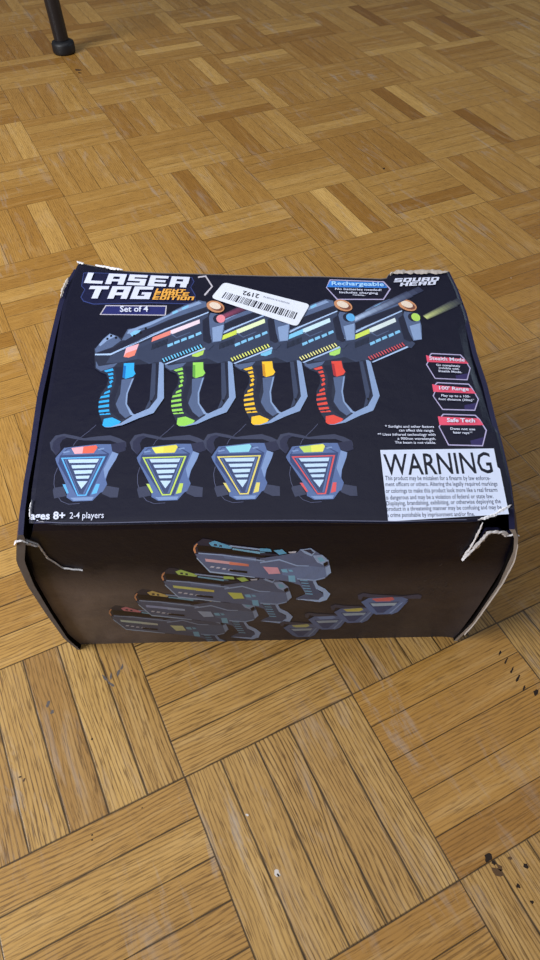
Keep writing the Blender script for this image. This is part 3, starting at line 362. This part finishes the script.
FT = [('strap',[(269.3,80.2),(267.9,87.8),(272.5,91.6),(280.3,88.9),(308.6,84.8),(323.3,87.2),(326.9,84.0),(326.1,79.0),(309.4,79.7),(279.8,82.8),(273.3,85.1),(271.9,79.1)]),('tmid',[(272.4,75.0),(278.6,82.4),(308.9,82.7),(315.2,78.4),(309.1,65.6),(302.2,50.8),(289.1,50.3),(283.2,56.0)]),('tdark',[(279.2,73.7),(307.7,74.6),(295.8,53.8),(290.0,54.1)]),('tbar',[(281.2,72.0),(306.0,72.6),(304.2,67.4),(284.4,66.6)]),('tmid',[(310.4,73.4),(315.7,75.8),(309.5,54.9),(303.7,49.7),(301.0,53.6)]),('tlite',[(309.6,72.4),(311.5,73.4),(303.3,52.4),(301.2,52.5)]),('$0',[(281.4,80.8),(300.0,83.1),(302.4,78.9),(298.6,75.5),(285.9,75.5)])]
ftoff = [(0.0,0.0),(-23.0,-18.8),(-46.3,-33.0),(-69.4,-48.9)]
tpl = [(-3.0,326.1),(-6.9,296.7),(-8.7,259.5),(-5.9,197.2),(-3.5,139.0),(-2.6,96.7),(1.3,36.2),(4.8,6.4)]
tpr = [(381.6,306.5),(385.1,279.4),(386.9,241.2),(385.0,183.1),(386.1,143.4),(384.8,105.9),(384.3,75.9),(382.1,36.9),(379.1,14.6)]
tpf = [(4.8,6.4),(28.9,4.1),(59.1,3.5),(134.7,4.0),(210.8,2.9),(287.1,0.3),(325.6,0.9),(348.7,0.9),(379.1,14.6)]
tpb = [(-3.0,326.1),(15.2,320.9),(43.9,312.2),(83.1,308.4),(124.1,306.3),(195.8,302.0),(247.0,300.6),(314.3,295.6),(319.8,306.2),(351.2,307.4),(381.6,306.5)]

# printing on the lid ---------------------------------------------------
lid = Sheet(on_top)
col = lambda k: mat_of(PAL[k])
GUNPAL = [dict(zip(('$0','$0d','$1','$1b','$2','$2b','$3','$4'), p)) for p in (
 ((52,168,232),(30,110,180),(228,132,120),(232,210,222),(238,176,186),(230,130,112),(110,196,236),(232,138,150)),
 ((150,212,92),(100,160,70),(206,222,84),(226,240,190),(206,226,110),(180,214,96),(226,232,120),(232,138,150)),
 ((246,194,52),(200,140,40),(126,196,232),(200,228,244),(120,200,236),(120,190,226),(236,232,150),(92,170,226)),
 ((226,78,66),(170,50,56),(206,226,96),(214,226,226),(176,226,120),(170,220,110),(212,88,98),(176,214,96)))]
TPAL = [dict(zip(('$0','$1','$1b'), p)) for p in (((96,176,232),(238,170,180),(232,104,84)), ((190,214,96),(232,226,96),(226,214,84)), ((222,206,110),(140,204,220),(140,204,220)), ((214,88,92),(190,214,100),(226,226,100)))]
def pick(k, pal): return mat_of(pal[k]) if k in pal else col(k)
for c_, p in M: lid.poly(p, col(c_))
for n in range(4):
    ox, oy = toff[n]
    for wv in TW: lid.line([(x + ox, y + oy) for x, y in wv], .45, col('wire'))
    for c_, p in TG: lid.poly([(x + ox, y + oy) for x, y in p], pick(c_, TPAL[n]))
for n in (3, 2, 1, 0):
    ox, oy = goff[n]
    for c_, p in G: lid.poly([(x + ox, y + oy) for x, y in p], pick(c_, GUNPAL[n]))
    for bn, q0, q1, rgb in BEAMS:
        if bn != n - 1 and not (bn == 3 and n == 3): continue
        q0, q1 = Vector(q0), Vector(q1); d = q1 - q0; nn = Vector((-d.y, d.x)).normalized()
        for wk, dim in ((1.0, .5), (.75, .8), (.45, 1.0)):       # a printed beam that fades out along its length
            for s in range(14):
                t0, t1 = s / 14, (s + 1) / 14; k = dim * (1 - (t0 + t1) / 2) ** 1.1
                if k < .12: continue
                w0, w1 = (3.4 + 2.4 * t0) * wk, (3.4 + 2.4 * t1) * wk
                lid.poly([tuple(q0 + d * t0 - nn * w0), tuple(q0 + d * t1 - nn * w1), tuple(q0 + d * t1 + nn * w1), tuple(q0 + d * t0 + nn * w0)],
                         mat_of([lerp(c, g_, k) for c, g_ in zip((30, 32, 56), rgb)]))
                lid.h -= .0014
label = Sheet(lambda a, b, h: on_top(a, b, h + 1.3)); label.h = 0
label.poly(warn, mat_of((206, 214, 236)))
sticker = Sheet(lambda a, b, h: on_top(a, b, h + 1.45)); sticker.h = 0
def rounded(q, r=5.0, n=5):
    o = []
    for j in range(4):
        p = Vector(q[j]); a = (Vector(q[j - 1]) - p).normalized() * r; b = (Vector(q[(j + 1) % 4]) - p).normalized() * r
        for s in range(n + 1):
            t = s / n; o.append(tuple(p + a * (1 - t) ** 2 + b * t ** 2))
    return o
sticker.poly(rounded(st), mat_of((222, 226, 238)))
def quad_strip(sheet, q, pattern, m):
    tl, tr, bl, br = [Vector(p) for p in q]; tot = sum(a + b for a, b in pattern); x = 0
    for wd, gap in pattern:
        t0, t1 = x / tot, (x + wd) / tot; x += wd + gap
        sheet.poly([tuple(bl.lerp(br, t0)), tuple(bl.lerp(br, t1)), tuple(tl.lerp(tr, t1)), tuple(tl.lerp(tr, t0))], m)
rb = random.Random(5)
quad_strip(sticker, bars, [(rb.choice((1, 1, 2, 3)), rb.choice((1, 1, 2, 2))) for _ in range(40)], col('ink'))
quad_strip(sticker, dash, [(rb.choice((1, 1.6)), rb.choice((.8, 1.2))) for _ in range(17)], mat_of((150, 154, 172)))
for sh, kind, s, c_, bold, p0, p1, p2 in X:
    put_text({'top': lid, 'label': label, 'sticker': sticker}[sh], kind, s, col(c_), bold, p0, p1, p2)
# scratches through the print by the front left corner
for p in ([(4.6, 13), (4.0, 23), (5.0, 18), (5.6, 13)], [(5.4, 8), (6.0, 13), (6.6, 8)], [(10, 5.2), (16, 5.9), (18, 4.9)]):
    lid.poly(p, col('scuffw'))

lid.line(coords(tpf, 60)[2:54], .7, mat_of((92, 94, 116)))
# lid panel -------------------------------------------------------------
NU, NV = 60, 50
ee = lambda n: [0, .25 / n, .6 / n] + [i / n for i in range(1, n)] + [1 - .6 / n, 1 - .25 / n, 1]
us, vv = ee(NU), ee(NV)
cf, cb = coords(tpf, 400), coords(tpb, 400)
cl, cr_ = coords(tpl[::-1], 400), coords(tpr[::-1], 400)
at = lambda c, t: c[int(round(t * 400))]
grid, back = [], []
for u in us:
    r0, r1 = [], []
    for v in vv:
        P = []
        for k in (0, 1):
            a = lerp(at(cf, u)[k], at(cb, u)[k], v) + lerp(at(cl, v)[k], at(cr_, v)[k], u)
            a -= (1-u)*(1-v)*cf[0][k] + u*(1-v)*cf[-1][k] + (1-u)*v*cb[0][k] + u*v*cb[-1][k]
            P.append(a)
        e = min(u * 377, (1 - u) * 377, v * 305, (1 - v) * 305)
        drop = 1.6 * max(0, 1 - e / 5.0) ** 2 + 5.0 * max(0, 1 - (1 - u) * 377 / 15) ** 1.5 * max(0, 1 - abs(v - .5) / .24) ** .6
        z = ztop(P[1]) - drop
        r0.append((P[0], P[1], z)); r1.append((lerp(P[0], 188, .01), lerp(P[1], 152, .01), z - 3))
    grid.append(r0); back.append(r1)
top_panel = slab('top_panel', grid, back, (print_navy, core_mat, side_navy, side_navy, side_navy), box, lid)
def sheet_obj(name, sh, parent, lab):
    o = mesh_obj(name, sh.v, sh.f, sh.m, sh.i, parent); o['label'] = lab; return o
sheet_obj('warning_label', label, box, 'white printed WARNING label')
sheet_obj('barcode_sticker', sticker, box, 'white barcode sticker')

# front panel -----------------------------------------------------------
LP = [(0, -1), (18, -9), (65, -12.5), (117, -14), (167, -10), (204, 3)]
RP = [(0, 375), (66, 382), (129, 387), (172, 385.5), (204, 380)]
ZT = [(0, 172), (2, 175), (5, 179), (6, 203.6), (346, 203.6), (347, 197), (348.2, 165), (350.5, 176), (353, 186), (364, 186), (369, 180), (377, 184)]
front = Sheet(on_front)
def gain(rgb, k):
    k = min(k, 250 / max(rgb)); return [c * k for c in rgb]  # front inks brightened in place of the weak light on this face
def haze_tint(rgb, k): return tuple(lerp(c, g_, k) for c, g_ in zip(rgb, (58, 50, 46)))  # pulls inks towards brown: reflection haze put into the print colour
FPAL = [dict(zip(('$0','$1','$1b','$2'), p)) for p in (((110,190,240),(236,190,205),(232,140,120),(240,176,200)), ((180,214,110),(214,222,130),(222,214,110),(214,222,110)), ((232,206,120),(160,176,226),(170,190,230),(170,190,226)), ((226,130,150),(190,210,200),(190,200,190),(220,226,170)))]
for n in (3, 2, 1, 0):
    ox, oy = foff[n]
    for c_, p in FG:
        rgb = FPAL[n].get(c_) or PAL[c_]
        front.poly([((x - fgo[0]) * fs_[n] + fgo[0] + ox, (y - fgo[1]) * fs_[n] + fgo[1] + oy) for x, y in p], mat_of(haze_tint(gain(rgb, (1.5, 1.4, 1.3, 1.2)[n]), (0, .2, .3, .36)[n])))
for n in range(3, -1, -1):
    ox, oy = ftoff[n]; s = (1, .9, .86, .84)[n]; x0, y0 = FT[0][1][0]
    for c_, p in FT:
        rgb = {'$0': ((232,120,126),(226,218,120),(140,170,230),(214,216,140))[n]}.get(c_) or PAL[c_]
        front.poly([((x - x0) * s + x0 + ox, (y - y0) * s + y0 + oy) for x, y in p], mat_of(haze_tint(gain(rgb, 1.3), (.1, .25, .32, .4)[n])))
rs = random.Random(11)
for _ in range(46):      # whitish rubbed spot low on the right
    x, z = rs.gauss(SMX[0], 9), rs.gauss(SMX[1], 11); l_ = rs.uniform(1, 4); t_ = rs.uniform(.5, 1.3)
    front.line([(x, z), (x + l_ * math.cos(t_), z + l_ * math.sin(t_))], rs.uniform(.3, .7), mat_of((74, 72, 78)))
NA, NZ = 250, 26
grid, back = [], []
for i in range(NA + 1):
    u = i / NA; r0, r1 = [], []
    for j in range(NZ + 1):
        z = curve(ZT, u * 377) * j / NZ
        a = lerp(curve(LP, z), curve(RP, z), u)
        d = min(a + 12, 381 - a)
        b = FB - 4.0 * max(0, 1 - d / 22) ** 2 * max(0, 1 - z / 150) + .4 * math.sin(a / 60)*max(0, 1 - z / 60) * 0
        if z > 199: b += (z - 199) * .25
        r0.append((a, b, z)); r1.append((a, b + 3, z))
    grid.append(r0); back.append(r1)
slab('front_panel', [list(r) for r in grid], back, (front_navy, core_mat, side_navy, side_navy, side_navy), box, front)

# side panels ------------------------------------------------------------
TLo = [(-2, -4.3), (44, -8), (76, -9.5), (139, -14), (218, -15), (260, -15), (289, -13.7), (318, -7)]
P0 = [(0, 0), (24, -7.6), (76, -12.5), (127, -15.7), (166, -14.4), (202, -4.3)]
grid, back = [], []
for i in range(49):
    b = -2 + 318 * i / 48; r0, r1 = [], []
    zt = ztop(b) - 3.2 - 3 * max(0, 1 - (b + 2) / 20)
    for j in range(31):
        t = j / 30; z = zt * t
        off = curve(TLo, b) * t + (curve(P0, 202 * t) - curve(TLo, -2) * t) * max(0, 1 - b / 220)
        wd = lerp(2.6, 7.2 + 1.6 * max(0, min(1, (b - 40) / 60)), t ** .8)
        wd *= 1 if j < 30 else .55
        o_ = off + (1.6 if j == 30 else 0)
        z2 = z + (1.8 if j == 30 else 0)
        r0.append((o_, b, z2)); r1.append((o_ + wd, b, z2 if j < 30 else z2))
    grid.append(r0); back.append(r1)
slab('side_panel', grid[::-1], back[::-1], (side_navy, core_mat, side_navy, side_navy, card_dark), box)
PR = [(0, 376.5), (42, 386), (115, 391.5), (170, 389), (190, 384), (202, 378)]
TR = sorted([(b, a) for a, b in tpr])
grid, back = [], []
for i in range(49):
    b = -1 + 307 * i / 48; r0, r1 = [], []
    zt = ztop(b) - .8 - 9 * max(0, 1 - (b + 1) / 14)
    for j in range(31):
        t = j / 30; z = zt * t
        off = 377 + (curve(TR, b) - 377) * t + (curve(PR, 202 * t) - 377 - (379 - 377) * t) * max(0, 1 - b / 160)
        off += .5 * math.sin(b / 7.0) * t * (1 - t) * 2
        r0.append((off, b, z)); r1.append((off - (3.2 if j < 30 else 4.5), b, z))
    grid.append(r0); back.append(r1)
slab('side_panel', grid, back, (side_navy, core_mat, side_navy, card, side_navy), box)
# back panel
grid, back = [], []
cbk = coords(tpb, 60)
for i in range(61):
    a, b = cbk[i]; r0, r1 = [], []
    for j in range(11):
        t = j / 10; bb = lerp(300, b, t); aa = lerp(377 * i / 60, a, t)
        r0.append((aa, bb + .5, (ztop(b) - 1.2) * t)); r1.append((aa, bb - 3, (ztop(b) - 1.2) * t))
    grid.append(r0); back.append(r1)
slab('back_panel', grid[::-1], back[::-1], (side_navy, core_mat, card_dark, side_navy, side_navy), box)
# near-black core added to stand for the shade in torn corners and gaps
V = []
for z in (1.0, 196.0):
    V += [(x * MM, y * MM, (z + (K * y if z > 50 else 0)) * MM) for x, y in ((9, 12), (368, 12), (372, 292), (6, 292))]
mesh_obj('gap_shade_core', V, [(3, 2, 1, 0), (4, 5, 6, 7), (0, 1, 5, 4), (1, 2, 6, 5), (2, 3, 7, 6), (3, 0, 4, 7)], [core_mat], None, box)

# torn paper edges: irregular ribbons along the rips
def rip(path3, wd, m, seed, thick=.9, nrm=(0, -1, 0)):
    r = random.Random(seed); n = len(path3) * 5
    d = [0]
    for p, q in zip(path3, path3[1:]): d.append(d[-1] + math.dist(p, q))
    V, F = [], []
    nv = Vector(nrm).normalized()
    pts = [Vector(p) for p in coords(path3, n)]
    for i, p in enumerate(pts):
        t = (pts[min(i + 1, n)] - pts[max(i - 1, 0)]).normalized(); s = t.cross(nv).normalized()
        taper = min(1, .25 + 4 * min(i / n, 1 - i / n))
        w0 = wd * taper * r.uniform(.25, .75); w1 = wd * taper * r.uniform(.25, .75)
        c = p + nv * (thick * .4 + r.uniform(0, .5))
        V += [tuple((c + s * w0) * MM), tuple((c + nv * thick) * MM), tuple((c - s * w1) * MM), tuple((c - nv * thick * .8) * MM)]
    for i in range(n):
        k = 4 * i
        for j in range(4): F.append((k + j, k + (j + 1) % 4, k + 4 + (j + 1) % 4, k + 4 + j))
    F.append((0, 1, 2, 3)); F.append((4 * n + 3, 4 * n + 2, 4 * n + 1, 4 * n))
    o = mesh_obj('torn_edge', V, F, [m], None, box); o['label'] = 'pale torn cardboard edge'
    return o
fp = lambda pts, b=2.5: [(a, b, z) for a, z in pts]
tp = lambda pts, h=1.0: [(a, b, ztop(b) + h) for a, b in pts]
rip(fp([(352, 200), (352.5, 188), (351.4, 168.5), (347.9, 147)]), 2.2, white_card, 1)
rip(fp([(348.2, 147), (354, 165), (357.5, 178.5), (359.8, 187.9), (370.5, 187.6), (375.8, 182), (381, 185.5), (385.5, 182)], 1.5), 3.9, white_card, 2)
rip(tp([(347, .8), (354, 2.5), (362, 6.0), (370, 11.0), (376, 14)], .4), 2.6, white_card, 3, nrm=(0, 0, 1))
rip(fp([(-2.2, 186), (6, 179.3), (8.8, 159), (17.3, 143.5), (33, 139.8)], 3.6), 1.5, white_card, 4)
rip(fp([(-9, 187), (-6, 191), (-2, 192), (2, 189)], -1.5), 2.4, white_card, 13)
rip(fp([(-8, 187), (-4, 184), (1, 182.5), (6, 179)], 1.5), 2.6, white_card, 5)
rip(tp([(4, 26), (4.2, 18), (5, 12), (6.5, 8)], .3), 1.2, white_card, 6, nrm=(0, 0, 1))
rip(tp([(319, 298.5), (322, 303), (345, 304), (366, 303.5), (379, 303)], .6), 7.0, card, 7, nrm=(0, 0, 1))
rip(tp([(16, 319.5), (24, 317), (34, 314.2), (45, 311)], .3), 3.6, white_card, 8, nrm=(0, 0, 1))
rip(tp([(-3.5, 325), (0, 323), (4, 322)], .4), 3.2, white_card, 12, nrm=(0, 0, 1))
rip(tp([(-8, 300), (-10, 290), (-11, 280), (-11.5, 268)], .3), 3.4, card, 9, nrm=(0, 0, 1))
rip([(386, -1.6, 174), (390.5, -1.6, 150), (390.8, -1.6, 115), (388, -1.6, 80), (384.5, -1.6, 42), (380, -1.6, 16)], 1.6, card, 10)

# ------------------------------------------------ black metal leg of the furniture behind
leg_mat = new_mat('black_metal', (0.010, 0.010, 0.014), .38, .5)
foot_mat = new_mat('black_rubber', (0.008, 0.008, 0.010), .5, .4)
leg = bpy.data.objects.new('furniture_leg', None); COL.objects.link(leg)
leg.location = (0.3545, 1.6946, 0)
leg['label'] = 'round black metal furniture leg with a rubber foot standing on the parquet'
leg['category'] = 'furniture leg'
def lathe(name, prof, m, parent, shear=(0, 0), n=40):
    V, F = [], []
    for r, z in prof:
        for j in range(n):
            a = 2 * math.pi * j / n; V.append((r * math.cos(a) + shear[0] * z, r * math.sin(a) + shear[1] * z, z))
    for i in range(len(prof) - 1):
        for j in range(n): F.append((i * n + j, i * n + (j + 1) % n, (i + 1) * n + (j + 1) % n, (i + 1) * n + j))
    F.append(tuple(range(n))[::-1]); F.append(tuple((len(prof) - 1) * n + j for j in range(n)))
    return mesh_obj(name, V, F, [m], None, parent, smooth=True)
SH = (-.05, .02)
lathe('leg_tube', [(.0160, .024), (.0172, .030), (.0178, .30), (.0180, .70), (.0175, .704)], leg_mat, leg, SH)
lathe('rubber_foot', [(.0245, 0), (.0265, .003), (.0270, .006), (.0270, .020), (.0255, .024), (.021, .0265), (.0165, .028)], foot_mat, leg)
